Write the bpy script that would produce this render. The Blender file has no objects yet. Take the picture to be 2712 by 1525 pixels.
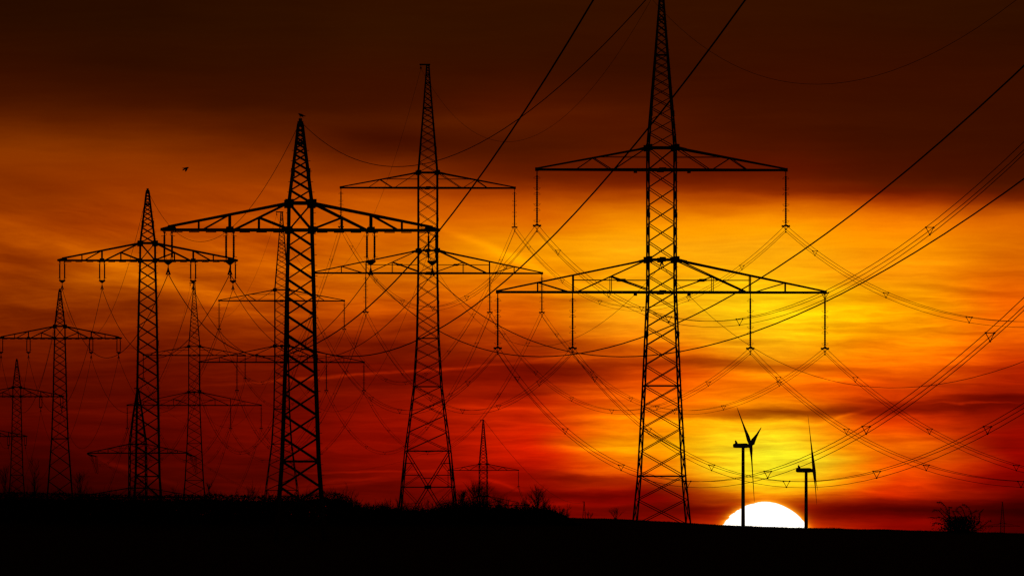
import bpy, math, random
from mathutils import Vector, Matrix, noise

S = bpy.context.scene
COL = S.collection
K = 4e-5                     # radians per photograph pixel
CX, YH = 1356.0, 1418.0      # photograph column straight ahead / row of the eye level
EYE = 1.7                    # camera height above the near ground
rad = math.radians

# ------------------------------------------------------------------ camera
cd = bpy.data.cameras.new('camera')
cam = bpy.data.objects.new('camera', cd); COL.objects.link(cam)
cam.location = (0, 0, EYE); cam.rotation_euler = (rad(90), 0, 0)
cd.sensor_width = 36; cd.lens = 36 / (2712 * K)
cd.shift_y = (YH - 762.5) / 2712
cd.clip_start = 1; cd.clip_end = 200000
S.camera = cam
S.view_settings.view_transform = 'Standard'; S.view_settings.look = 'None'
S.view_settings.exposure = 0; S.view_settings.gamma = 1
S.render.film_transparent = False
S.cycles.use_denoising = False
S.cycles.filter_width = 1.4 if hasattr(S.cycles, 'filter_width') else 1.5

# ------------------------------------------------------------------ sky
def lin(c):
    return tuple(((v/255)/12.92 if v <= 10.3 else ((v/255+.055)/1.055)**2.4) for v in c)

SKY_COLS = [0, 340, 680, 1020, 1360, 1700, 2030, 2370, 2712]
SKY_ROWS = {
 0:    [(36,10,0),(38,11,0),(42,13,0),(47,15,0),(48,15,0),(50,15,0),(50,15,0),(48,15,0),(46,14,0)],
 100:  [(44,12,0),(42,12,0),(46,14,0),(50,16,0),(50,15,0),(52,14,0),(52,14,0),(50,13,0),(46,12,0)],
 200:  [(54,14,0),(50,13,0),(52,14,0),(56,15,0),(56,14,0),(54,13,0),(56,13,0),(55,13,0),(54,13,0)],
 300:  [(78,24,0),(76,22,0),(66,18,0),(64,16,0),(78,20,0),(74,19,0),(62,15,0),(58,14,0),(56,13,0)],
 400:  [(132,50,0),(128,47,0),(110,36,0),(82,22,0),(76,20,0),(84,22,0),(76,18,0),(64,15,0),(60,14,0)],
 480:  [(132,46,0),(146,52,0),(156,58,0),(146,52,0),(120,36,0),(116,31,0),(110,28,0),(88,22,0),(76,19,0)],
 530:  [(140,50,0),(155,56,0),(170,64,0),(183,74,0),(180,70,0),(186,80,0),(184,74,0),(156,50,0),(132,42,0)],
 580:  [(150,55,0),(165,60,0),(182,72,0),(204,90,0),(220,103,0),(246,142,0),(252,146,0),(236,116,0),(210,94,0)],
 640:  [(164,64,0),(170,66,0),(189,77,0),(213,100,0),(238,136,0),(254,164,8),(255,166,8),(254,146,0),(216,102,0)],
 720: [(152,56,0),(184,82,0),(190,80,0),(212,104,0),(232,126,0),(255,166,5),(255,176,8),(254,150,5),(220,100,0)],
 800: [(132,44,0),(148,54,0),(180,72,0),(198,80,0),(224,100,0),(255,170,10),(255,200,10),(255,160,0),(240,98,0)],
 880: [(114,30,0),(122,32,0),(150,48,0),(156,44,0),(192,68,0),(248,140,8),(255,190,10),(255,148,0),(248,104,0)],
 960: [(94,16,0),(98,16,0),(112,21,0),(112,15,0),(140,25,0),(222,80,0),(255,150,6),(246,108,0),(196,46,0)],
 1040: [(82,9,0),(86,8,0),(98,10,0),(122,13,0),(166,26,0),(236,88,0),(248,118,0),(222,64,0),(150,22,0)],
 1120: [(76,4,0),(88,6,0),(106,8,0),(136,11,0),(198,32,0),(255,122,0),(255,176,10),(224,60,0),(132,8,0)],
 1190: [(62,2,0),(76,3,0),(94,5,0),(128,8,0),(212,28,0),(255,150,0),(255,236,34),(244,104,0),(148,7,0)],
 1250: [(50,1,0),(62,2,0),(80,4,0),(112,6,0),(172,15,0),(238,92,0),(255,226,28),(236,74,0),(132,2,0)],
 1300: [(34,0,0),(50,1,0),(80,4,0),(92,4,0),(126,6,0),(150,14,0),(255,166,8),(218,46,0),(96,2,0)],
 1345: [(24,0,0),(42,0,0),(88,8,0),(90,4,0),(116,4,0),(112,5,0),(160,30,0),(112,6,0),(52,0,0)],
 1395: [(18,0,0),(34,0,0),(70,2,0),(80,2,0),(124,4,0),(134,8,0),(214,56,0),(140,6,0),(66,0,0)],
}
# cloud streaks: (column, row, half length, half height, slope, strength in stops)
STREAKS = [
 (2440,1078,330,17,-.03,-1.5),(2080,1093,190,13,-.02,-1.2),(2640,1052,140,10,0,-1.0),(2330,1060,120,7,.05,-.5),
 (1760,1292,120,15,.02,-.9),(1660,1310,110,12,0,-.5),(2420,1352,300,20,.01,-.8),(1850,1352,90,17,0,-.8),(2150,1368,80,12,0,-.5),
 (1000,990,420,4.5,-.075,1.2),(1450,948,90,4,-.12,.5),(960,1248,230,3.5,-.02,.7),(930,1270,130,5,-.10,.7),(880,1288,160,5,-.12,.6),
 (300,700,360,26,.33,.45),(60,655,150,16,.3,.3),(1330,668,160,12,.40,.3),(1420,712,120,12,.34,.25),(560,560,330,22,.22,.16),
 (60,688,130,18,.16,-.45),(640,865,240,13,.02,-.4),(960,905,210,17,.02,-.7),(1230,880,150,12,.03,-.5),(700,960,320,12,0,-.35),
 (1480,790,130,11,.05,-.4),(1480,985,250,24,-.02,-.85),(1370,1045,150,14,-.06,-.7),(1640,925,120,9,-.03,-.4),(1180,940,170,14,.02,-.35),(1600,1050,170,9,.02,.35),(1560,860,200,10,.03,-.35),(1500,905,150,15,-.02,-.45),(1640,960,150,15,-.02,-.8),(1880,958,150,12,.0,-.9),(2060,975,190,11,.03,-.7),
 (1400,1085,160,8,.05,.5),(1560,1105,120,6,.02,.45),(1330,1240,140,8,.10,-.5),(1480,1265,190,11,.03,-.8),(1420,1308,180,9,.02,-.6),
 (1290,1292,46,11,.55,-1.0),(1345,1286,60,6,.35,.6),(1500,1332,130,5,.0,.5),(1560,1190,160,12,.02,.3),(1250,1160,240,10,.02,-.3),
 (2060,855,150,9,.02,.18),(2000,905,120,6,.0,-.25),(2560,770,180,8,.10,-.35),(2610,880,190,9,.03,-.35),(2440,960,180,8,.0,.3),(2460,1015,170,10,.03,-.4),
 (2180,1010,170,6,.02,.35),(2590,1068,120,2.5,.0,1.0),(2250,1098,60,5,-.3,.6),(2300,1130,120,10,.02,.25),(2620,1180,160,16,.06,-.3),(2440,1225,70,26,.5,-.35),
 (180,890,260,6,.02,.18),(420,960,260,4,-.05,.25),(350,1245,120,9,.35,.9),(640,1330,80,6,-.18,.8),(120,1040,220,18,.0,-.15),
 (1200,330,260,28,.05,.45),(1050,370,130,16,.1,-.25),(450,300,300,20,.02,.15),(200,250,180,30,.0,.12),(2350,320,300,26,.02,.12),(1500,300,180,14,-.05,.2),
 (2250,505,320,12,.01,-.35),(1700,515,220,10,.0,.2),(900,520,200,14,.12,.2),(300,810,260,14,.05,-.2),(820,720,200,10,.08,.2),(640,780,200,9,.05,.3),
]

def build_sky():
    W = bpy.data.worlds.new('World'); S.world = W; W.use_nodes = True
    nt = W.node_tree; nt.nodes.clear(); N, L = nt.nodes, nt.links
    def val(x, sock):
        if isinstance(x, (int, float)): sock.default_value = x
        else: L.new(x, sock)
    def M(op, a, b=None, c=None, clamp=False):
        n = N.new('ShaderNodeMath'); n.operation = op; n.use_clamp = clamp
        val(a, n.inputs[0])
        if b is not None: val(b, n.inputs[1])
        if c is not None: val(c, n.inputs[2])
        return n.outputs[0]
    def step(x, lo, hi, interp='SMOOTHSTEP'):
        n = N.new('ShaderNodeMapRange'); n.interpolation_type = interp; n.clamp = True
        val(x, n.inputs[0]); n.inputs[1].default_value = lo; n.inputs[2].default_value = hi
        return n.outputs[0]
    def vec(x, y, z=0):
        n = N.new('ShaderNodeCombineXYZ'); val(x, n.inputs[0]); val(y, n.inputs[1]); val(z, n.inputs[2]); return n.outputs[0]
    def nz(v, detail=4, rough=.55, scale=1.0, dist=0):
        n = N.new('ShaderNodeTexNoise'); n.noise_dimensions = '3D'
        L.new(v, n.inputs['Vector']); n.inputs['Scale'].default_value = scale
        n.inputs['Detail'].default_value = detail; n.inputs['Roughness'].default_value = rough; n.inputs['Distortion'].default_value = dist
        return M('SUBTRACT', n.outputs[0], .5)
    tc = N.new('ShaderNodeTexCoord'); sp = N.new('ShaderNodeSeparateXYZ'); L.new(tc.outputs['Generated'], sp.inputs[0])
    x, y, z = sp.outputs
    az = M('ARCTAN2', x, y); el = M('ARCSINE', M('MINIMUM', M('MAXIMUM', z, -1), 1))
    U = M('MULTIPLY_ADD', az, 1/K, CX); V = M('MULTIPLY_ADD', el, -1/K, YH)
    # the clouds drift: bend the coordinates with stretched noise
    w1 = nz(vec(M('MULTIPLY', U, 1/420), M('MULTIPLY', V, 1/90), 1.3), 3, .5)
    w2 = nz(vec(M('MULTIPLY', U, 1/110), M('MULTIPLY', V, 1/26), 7.7), 3, .55)
    Vw = M('ADD', V, M('ADD', M('MULTIPLY', w1, 46), M('MULTIPLY', w2, 19)))
    Uw = M('ADD', U, M('MULTIPLY', nz(vec(M('MULTIPLY', U, 1/500), M('MULTIPLY', V, 1/70), 4.1), 3, .5), 260))
    fac = M('MULTIPLY', Vw, 1/1525, clamp=True)
    rows = sorted(SKY_ROWS)
    res = None
    for i, cx in enumerate(SKY_COLS):
        cr = N.new('ShaderNodeValToRGB'); r = cr.color_ramp; r.interpolation = 'CARDINAL'
        while len(r.elements) < len(rows): r.elements.new(.5)
        for e, rw in zip(r.elements, rows): e.position = rw/1525
        for e, rw in zip(r.elements, rows): e.color = (*[v**(1/2.2) for v in lin(SKY_ROWS[rw][i])], 1)
        L.new(fac, cr.inputs[0])
        if res is None: res = cr.outputs[0]
        else:
            m = N.new('ShaderNodeMix'); m.data_type = 'RGBA'
            L.new(step(Uw, SKY_COLS[i-1], cx, 'SMOOTHSTEP'), m.inputs[0]); L.new(res, m.inputs[6]); L.new(cr.outputs[0], m.inputs[7])
            res = m.outputs[2]
    # streaks
    E = None
    Vs = M('ADD', V, M('ADD', M('MULTIPLY', w2, 22), M('MULTIPLY', w1, 14)))
    for cx, cy, rx, ry, sl, amp in STREAKS:
        du = M('SUBTRACT', U, cx)
        a = M('MULTIPLY', du, 1/rx)
        b = M('MULTIPLY', M('SUBTRACT', M('SUBTRACT', Vs, cy), M('MULTIPLY', du, sl)), 1/ry)
        g = M('MULTIPLY', M('EXPONENT', M('MULTIPLY', M('MULTIPLY_ADD', a, a, M('MULTIPLY', b, b)), -1)), amp)
        E = g if E is None else M('ADD', E, g)
    # general fibrous cloud texture, stronger in the low bright deck
    low = step(V, 560, 900)
    n1 = nz(vec(M('MULTIPLY', U, 1/300), M('MULTIPLY', Vw, 1/30), 2.2), 6, .6)
    n2 = nz(vec(M('MULTIPLY', U, 1/170), M('MULTIPLY', Vw, 1/13), 5.5), 4, .55)
    n3 = nz(vec(M('MULTIPLY', M('ADD', U, M('MULTIPLY', V, .9)), 1/420), M('MULTIPLY', M('SUBTRACT', Vw, M('MULTIPLY', U, .22)), 1/55), 9.5), 5, .55)
    left = M('MULTIPLY', M('MULTIPLY', step(M('MULTIPLY', U, -1), -1400, -700), step(M('MULTIPLY', V, -1), -980, -760)), step(V, 430, 600))
    E = M('ADD', E, M('MULTIPLY', n1, M('MULTIPLY_ADD', low, 1.35, .35)))
    E = M('ADD', E, M('MULTIPLY', n2, M('MULTIPLY_ADD', low, .42, .08)))
    n4 = nz(vec(M('MULTIPLY', M('ADD', U, M('MULTIPLY', V, .5)), 1/240), M('MULTIPLY', Vw, 1/17), 12.5), 9, .68, 1.0, .5)
    E = M('ADD', E, M('MULTIPLY', n4, M('MULTIPLY_ADD', low, .75, .18)))
    E = M('ADD', E, M('MULTIPLY', M('MULTIPLY', n3, left), 1.8))
    grain = nz(vec(M('MULTIPLY', U, 1/5), M('MULTIPLY', V, 1/5), .5), 2, .7)
    E = M('ADD', E, M('MULTIPLY', grain, .10))
    sc = N.new('ShaderNodeSeparateColor'); L.new(res, sc.inputs[0])
    de = lambda o: M('POWER', M('MAXIMUM', o, 0), 2.2)
    R = M('MULTIPLY', de(sc.outputs[0]), M('POWER', 2, E))
    G = M('MULTIPLY', de(sc.outputs[1]), M('POWER', 2, M('MULTIPLY', E, 1.55)))
    B = M('MULTIPLY', de(sc.outputs[2]), M('POWER', 2, M('MULTIPLY', E, 1.5)))
    cc = N.new('ShaderNodeCombineColor'); L.new(R, cc.inputs[0]); L.new(G, cc.inputs[1]); L.new(B, cc.inputs[2])
    # the bright part of the sky fades out away from the sunset
    aza = M('ABSOLUTE', az)
    keep = M('MULTIPLY', step(M('MULTIPLY', aza, -1), -.40, -.06), step(M('MULTIPLY', el, -1), -.30, -.058))
    sky = N.new('ShaderNodeMix'); sky.data_type = 'RGBA'; L.new(keep, sky.inputs[0])
    sky.inputs[6].default_value = (.0045, .0016, .001, 1); L.new(cc.outputs[0], sky.inputs[7])
    # the sun: a refracted, slightly ragged disc
    wob = nz(vec(M('MULTIPLY', U, 1/34), M('MULTIPLY', V, 1/7), 3.3), 3, .6)
    du = M('ABSOLUTE', M('MULTIPLY', M('SUBTRACT', M('ADD', U, M('MULTIPLY', wob, 11)), 2025), 1/120))
    dv = M('ABSOLUTE', M('MULTIPLY', M('SUBTRACT', M('ADD', V, M('MULTIPLY', wob, 7)), 1420), 1/93))
    d = M('POWER', M('ADD', M('POWER', du, 1.75), M('POWER', dv, 1.75)), 1/1.75)
    disc = step(M('MULTIPLY', d, -1), -1.008, -.982)
    aur = M('MULTIPLY', M('EXPONENT', M('MULTIPLY', M('MAXIMUM', M('SUBTRACT', d, 1), 0), -16)), .8)
    aur2 = M('MULTIPLY', M('EXPONENT', M('MULTIPLY', M('MAXIMUM', M('SUBTRACT', d, 1), 0), -3.5)), .10)
    def emis(rgb, f):
        n = N.new('ShaderNodeVectorMath'); n.operation = 'SCALE'; n.inputs[0].default_value = rgb; L.new(f, n.inputs[3]); return n.outputs[0]
    def vadd(a, b):
        n = N.new('ShaderNodeVectorMath'); n.operation = 'ADD'; L.new(a, n.inputs[0]); L.new(b, n.inputs[1]); return n.outputs[0]
    tot = vadd(sky.outputs[2], vadd(emis((1, .42, .01), aur), emis((1, .10, 0), aur2)))
    mx = N.new('ShaderNodeMix'); mx.data_type = 'RGBA'; L.new(disc, mx.inputs[0]); L.new(tot, mx.inputs[6])
    mx.inputs[7].default_value = (1.9, 1.75, 1.5, 1)
    bg = N.new('ShaderNodeBackground'); L.new(mx.outputs[2], bg.inputs[0]); bg.inputs[1].default_value = 1
    # a trace of clear twilight sky overhead
    st = N.new('ShaderNodeTexSky'); st.sky_type = 'NISHITA'; st.sun_disc = False
    st.sun_elevation = rad(.3); st.sun_rotation = (2028-CX)*K
    b2 = N.new('ShaderNodeBackground'); L.new(st.outputs[0], b2.inputs[0]); b2.inputs[1].default_value = .0001
    ad = N.new('ShaderNodeAddShader'); L.new(bg.outputs[0], ad.inputs[0]); L.new(b2.outputs[0], ad.inputs[1])
    out = N.new('ShaderNodeOutputWorld'); L.new(ad.outputs[0], out.inputs[0])
build_sky()

sl = bpy.data.lights.new('sun', 'SUN'); sl.energy = .05; sl.angle = rad(.53); sl.color = (1, .4, .12)
so = bpy.data.objects.new('sun', sl); COL.objects.link(so)
sdir = Vector((math.sin((2028-CX)*K), math.cos((2028-CX)*K), (YH-1444)*K))
so.rotation_euler = sdir.to_track_quat('Z', 'Y').to_euler(); so.location = (200, 3000, 400)

# ------------------------------------------------------------------ materials
def mat(name, col, rough=.7, metal=0.0, var=.35, scale=4.0, bump=0, spec=.02):
    m = bpy.data.materials.new(name); m.use_nodes = True
    nt = m.node_tree; b = nt.nodes['Principled BSDF']
    b.inputs['Roughness'].default_value = rough; b.inputs['Metallic'].default_value = metal
    b.inputs['Specular IOR Level'].default_value = spec
    g = nt.nodes.new('ShaderNodeNewGeometry')
    n = nt.nodes.new('ShaderNodeTexNoise'); n.inputs['Scale'].default_value = scale; n.inputs['Detail'].default_value = 5
    nt.links.new(g.outputs['Position'], n.inputs['Vector'])
    r = nt.nodes.new('ShaderNodeValToRGB'); r.color_ramp.elements[0].position = .3; r.color_ramp.elements[1].position = .7
    r.color_ramp.elements[0].color = (*[c*(1-var) for c in col], 1); r.color_ramp.elements[1].color = (*[min(1, c*(1+var)) for c in col], 1)
    nt.links.new(n.outputs[0], r.inputs[0]); nt.links.new(r.outputs[0], b.inputs['Base Color'])
    if bump:
        bp = nt.nodes.new('ShaderNodeBump'); bp.inputs['Strength'].default_value = bump
        nt.links.new(n.outputs[0], bp.inputs['Height']); nt.links.new(bp.outputs[0], b.inputs['Normal'])
    return m
STEEL = mat('weathered_steel', (.16, .16, .165), .75, 0, .3, 1.5)
CERAM = mat('brown_ceramic', (.07, .03, .02), .5, 0, .25, 6)
WIRE = mat('oxidised_aluminium', (.10, .10, .10), .8, 0, .2, .4)
GRASS = mat('rough_grass', (.035, .04, .018), 1, 0, .5, .35, .4)
BARK = mat('bark', (.05, .04, .032), .95, 0, .35, 6)
LEAF = mat('dead_leaves', (.045, .036, .02), .95, 0, .4, 3)
WHITE = mat('white_turbine_paint', (.7, .7, .7), .6, 0, .05, .5)
FEATH = mat('black_feathers', (.02, .02, .022), .6, 0, .3, 30)
RED = mat('red_plate', (.45, .03, .02), .5, 0, .1, 8)
LETTER = mat('white_lettering', (.75, .75, .72), .6, 0, .05, 8)

# ------------------------------------------------------------------ mesh helpers
def px(c, r, Y):
    return Vector(((c-CX)*K*Y, Y, EYE+(YH-r)*K*Y))

class MB:
    def __init__(s): s.v = []; s.f = []
    def add(s, vs, fs):
        o = len(s.v); s.v += [tuple(v) for v in vs]; s.f += [tuple(i+o for i in f) for f in fs]
    def bar(s, p, q, w, h=None, up=None):
        p, q = Vector(p), Vector(q); d = q-p
        if d.length < 1e-6: return
        d.normalize(); u = Vector(up) if up else (Vector((0, 1, 0)) if abs(d.y) < .8 else Vector((1, 0, 0)))
        a = d.cross(u).normalized(); b = d.cross(a).normalized(); h = h or w
        a *= w/2; b *= h/2
        vs = [e+sa*a+sb*b for e in (p, q) for sa, sb in ((-1,-1),(1,-1),(1,1),(-1,1))]
        s.add(vs, [(0,1,5,4),(1,2,6,5),(2,3,7,6),(3,0,4,7),(3,2,1,0),(4,5,6,7)])
    def box(s, c, sx, sy, sz):
        c = Vector(c); vs = [c+Vector((i*sx/2, j*sy/2, k*sz/2)) for k in (-1,1) for i, j in ((-1,-1),(1,-1),(1,1),(-1,1))]
        s.add(vs, [(0,1,5,4),(1,2,6,5),(2,3,7,6),(3,0,4,7),(3,2,1,0),(4,5,6,7)])
    def tube(s, pts, rs, n=5, cap=True):
        pts = [Vector(p) for p in pts]
        if not hasattr(rs, '__len__'): rs = [rs]*len(pts)
        vs = []; prev = None
        for i, p in enumerate(pts):
            t = (pts[min(i+1, len(pts)-1)]-pts[max(i-1, 0)])
            t = t.normalized() if t.length > 1e-9 else Vector((0,0,1))
            if prev is None: a = t.orthogonal().normalized()
            else:
                a = prev-t*prev.dot(t); a = a.normalized() if a.length > 1e-6 else t.orthogonal().normalized()
            prev = a; b = t.cross(a)
            for k in range(n):
                an = 2*math.pi*k/n; vs.append(p+(a*math.cos(an)+b*math.sin(an))*rs[i])
        fs = [(i*n+k, i*n+(k+1) % n, (i+1)*n+(k+1) % n, (i+1)*n+k) for i in range(len(pts)-1) for k in range(n)]
        if cap: fs += [tuple(range(n-1, -1, -1)), tuple(range((len(pts)-1)*n, len(pts)*n))]
        s.add(vs, fs)
    def plate(s, poly, y, t):        # polygon in the x-z plane, thickness t about y
        n = len(poly)
        vs = [(a, y-t/2, b) for a, b in poly]+[(a, y+t/2, b) for a, b in poly]
        s.add(vs, [tuple(range(n)), tuple(range(2*n-1, n-1, -1))]+[(i, i+n, (i+1) % n+n, (i+1) % n) for i in range(n)])
    def build(s, name, m, parent=None, origin=(0,0,0), smooth=False):
        o = Vector(origin); me = bpy.data.meshes.new(name)
        me.from_pydata([tuple(Vector(v)-o) for v in s.v], [], s.f); me.update()
        if smooth: me.shade_smooth()
        me.materials.append(m); ob = bpy.data.objects.new(name, me); COL.objects.link(ob)
        if parent: ob.parent = parent
        else: ob.location = o
        return ob

def tag(o, label=None, cat=None, group=None, kind=None):
    for k, v in (('label', label), ('category', cat), ('group', group), ('kind', kind)):
        if v: o[k] = v
    return o
def empty(name, loc, rz, *a, **k):
    o = bpy.data.objects.new(name, None); COL.objects.link(o); o.location = loc; o.rotation_euler.z = rz
    o.empty_display_size = 1
    return tag(o, *a, **k)
def lerp(tab, v):
    if v <= tab[0][0]: return tab[0][1]
    for (a, b), (c, d) in zip(tab, tab[1:]):
        if v <= c: return b+(d-b)*(v-a)/(c-a)
    return tab[-1][1]

# ------------------------------------------------------------------ ground
CREST = [(-900,1356),(-300,1362),(600,1366),(900,1368),(1400,1369),(1600,1372),(1700,1377),(1760,1380),(1900,1389),(2030,1394),(2130,1397),(2350,1402),(2712,1412),(3300,1424),(5000,1430)]
FAR = [(905,0),(960,-.15),(1100,-1.2),(1400,-1.2),(1900,-2.5),(2300,-4),(2700,-8),(3160,-13),(4500,-24),(6000,-28.5),(9000,-29),(90000,-29)]
YC = 905.0
def ground_z(x, y):
    cz = (YH-lerp(CREST, CX+x/(K*YC)))*K*YC+EYE
    if y <= 100: return 0.0
    n = noise.noise(Vector((x*.35, y*.05, 0)))*.05+noise.noise(Vector((x*1.3, y*.2, 3)))*.025
    if y <= YC: return cz*((y-100)/(YC-100))**1.6+n*min(1, (y-100)/400)
    return max(0, 1-(y-YC)/1500)*cz+lerp(FAR, y)+n
def build_ground():
    xs = [i*.8 for i in range(-95, 96)]
    g = 78.0; st = 3.0; ext = []
    while g < 8000: ext.append(g); st *= 1.22; g += st
    xs = [-e for e in reversed(ext)]+xs+ext
    ys = [-1500, -700, -250, -100, -30, 0, 20, 40, 60, 80, 100]+list(range(130, 780, 30))+list(range(780, 880, 8))
    ys += list(range(880, 940, 3)); g = 943.0; st = 6
    while g < 8600: ys.append(g); st *= 1.14; g += st
    vs = [(x, y, ground_z(x, y)) for y in ys for x in xs]; nx = len(xs)
    fs = [(j*nx+i, j*nx+i+1, (j+1)*nx+i+1, (j+1)*nx+i) for j in range(len(ys)-1) for i in range(nx-1)]
    b = MB(); b.v = vs; b.f = fs
    tag(b.build('ground', GRASS, smooth=True), 'dark field rising to a low crest along the horizon', kind='structure')
    rnd = random.Random(5); b = MB()
    for i in range(9000):
        c = rnd.uniform(1480, 2760); Y = rnd.uniform(880, 912); x = (c-CX)*K*Y
        z = ground_z(x, Y); h = rnd.uniform(.02, .10)*(1.7 if noise.noise(Vector((x*.6, 0, 9))) > .25 else 1)
        a = rnd.uniform(-.05, .05)
        b.add([(x-.015, Y, z-.03), (x+.015, Y, z-.03), (x+a, Y+rnd.uniform(-.03, .03), z+h)], [(0, 1, 2)])
    tag(b.build('grass', GRASS), 'short rough grass along the crest of the field', kind='stuff')
build_ground()

# ------------------------------------------------------------------ lattice pylons
YAW = rad(3.8)
def gusset(b, x, y, z, s, t=.05):
    b.box((x, y, z), s, t, s)

def half_at(ws, z):
    return lerp(ws, z)/2

def make_pylon(name, at, yaw, cfg, label, group, legw, brw, scale_detail=1.0):
    """at: world point of the lowest crossarm beam's centre. Local z is measured from there."""
    zb = ground_z(at.x, at.y)-.4-at.z
    root = empty(name, (at.x, at.y, at.z+zb), yaw, label, 'pylon', group)
    ws = cfg['w'](zb)                                  # ascending (z, width)
    off = (0, 0, zb)
    zs = cfg['levels'](zb)                             # descending list of (z, horizontal?, style of the panel run below it)
    C = [(-1,-1),(1,-1),(1,1),(-1,1)]
    top = zs[0][0]
    for cxs, cys in C:                                  # four legs
        b = MB()
        kn = [zz for zz, _ in ws if zz < top-.01]+[top]
        for a0, a1 in zip(kn, kn[1:]):
            h0, h1 = half_at(ws, a0), half_at(ws, a1)
            b.bar((cxs*h0, cys*h0, a0), (cxs*h1, cys*h1, a1), legw)
        if cfg.get('pegs') and cys < 0:
            z = zb+3; k = 0
            while z < top-1.5:
                h = half_at(ws, z); b.bar((cxs*h, cys*h, z), (cxs*(h+legw*.5+cfg['pegs']), cys*h, z), .03); z += cfg['pegstep']
                # leg splices
            for z in cfg.get('splice', ()):
                h = half_at(ws, z); b.box((cxs*h, cys*h, z), legw*1.45, legw*1.45, .5)
        b.build('leg', STEEL, root, off)
    b = MB()
    for (z0, hor, style), (z1, _, _) in zip(zs, zs[1:]):
        if hor:
            h = half_at(ws, z0)
            for i in range(4):
                (ax, ay), (bx, by) = C[i], C[(i+1) % 4]
                b.bar((ax*h, ay*h, z0), (bx*h, by*h, z0), brw*1.5)
        if style == 'K':                               # one large crossed panel with secondary struts
            h0, h1 = half_at(ws, z0), half_at(ws, z1)
            tm = h0/(h0+h1); zm = z0+(z1-z0)*tm; hm = half_at(ws, zm)
            for i in range(4):
                (ax, ay), (bx, by) = C[i], C[(i+1) % 4]
                nrm = Vector(((ax+bx)/2, (ay+by)/2, 0))*.03
                def P(s, z, h=None):
                    hh = half_at(ws, z); u = (s+1)/2
                    return Vector(((ax+(bx-ax)*u)*hh, (ay+(by-ay)*u)*hh, z))
                b.bar(P(-1, z0), P(1, z1), brw*1.5); b.bar(P(1, z0)+nrm, P(-1, z1)+nrm, brw*1.5)
                b.bar(P(-1, zm), P(1, zm), brw*1.5)
                for sg in (-1, 1):
                    for fr, lo in ((.34, .66), (.67, 1.0)):
                        za = z0+(zm-z0)*fr; ha = half_at(ws, za); s0 = sg*(h0/ha)*(1-fr)
                        b.bar(P(sg, za), P(s0, za), brw*.8); b.bar(P(s0, za), P(sg, z0+(zm-z0)*lo), brw*.8)
                        zc = z1+(zm-z1)*fr; hc = half_at(ws, zc); s1 = sg*(h1/hc)*(1-fr)
                        b.bar(P(sg, zc), P(s1, zc), brw*.8); b.bar(P(s1, zc), P(sg, z1+(zm-z1)*lo), brw*.8)
                za = z0+(zm-z0)*.75; ha = half_at(ws, za); s0 = (h0/ha)*.25
                b.bar(P(-s0, za), P(s0, za), brw*.8)
                m = P(0, zm); b.box(m, .55 if ay == by else .06, .06 if ay == by else .55, .5)
            continue
        if style is None: continue
        n = 1; ratio = style                           # panels about as tall as ratio times their width
        hts = []; z = z0
        while z > z1+.05:
            d = max(.28, ratio*2*half_at(ws, z)); hts.append(d); z -= d
        tot = sum(hts); f = (z0-z1)/tot if len(hts) else 1
        if hts and (tot-(z0-z1)) > .5*hts[-1] and len(hts) > 1:
            hts.pop(); f = (z0-z1)/sum(hts)
        z = z0
        for d in hts:
            za, zz = z, z-d*f; z = zz; ha, hz = half_at(ws, za), half_at(ws, zz)
            for i in range(4):
                (ax, ay), (bx, by) = C[i], C[(i+1) % 4]
                nrm = Vector((ax+bx, ay+by, 0))*.02
                b.bar((ax*ha, ay*ha, za), (bx*hz, by*hz, zz), brw)
                b.bar(Vector((bx*ha, by*ha, za))+nrm, Vector((ax*hz, ay*hz, zz))+nrm, brw)
    if cfg.get('extra'): cfg['extra'](b, ws)
    b.build('lattice_bracing', STEEL, root, off)
    cfg['arms'](root, ws, off, cfg)
    return root

def arm_points(ws, z, rise, L):
    hb, ht = half_at(ws, z), half_at(ws, z+rise)
    def beam(x, sy):   # point on the beam at |x|
        t = max(0, (abs(x)-hb)/(L-hb)); return Vector((x, sy*(hb*(1-t)+.10*t), z))
    def top(x, sy):
        t = max(0, (abs(x)-ht)/(L-ht)); return Vector((x, sy*(ht*(1-t)+.10*t), z+rise*(1-t)+.12*t))
    return hb, ht, beam, top

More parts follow.
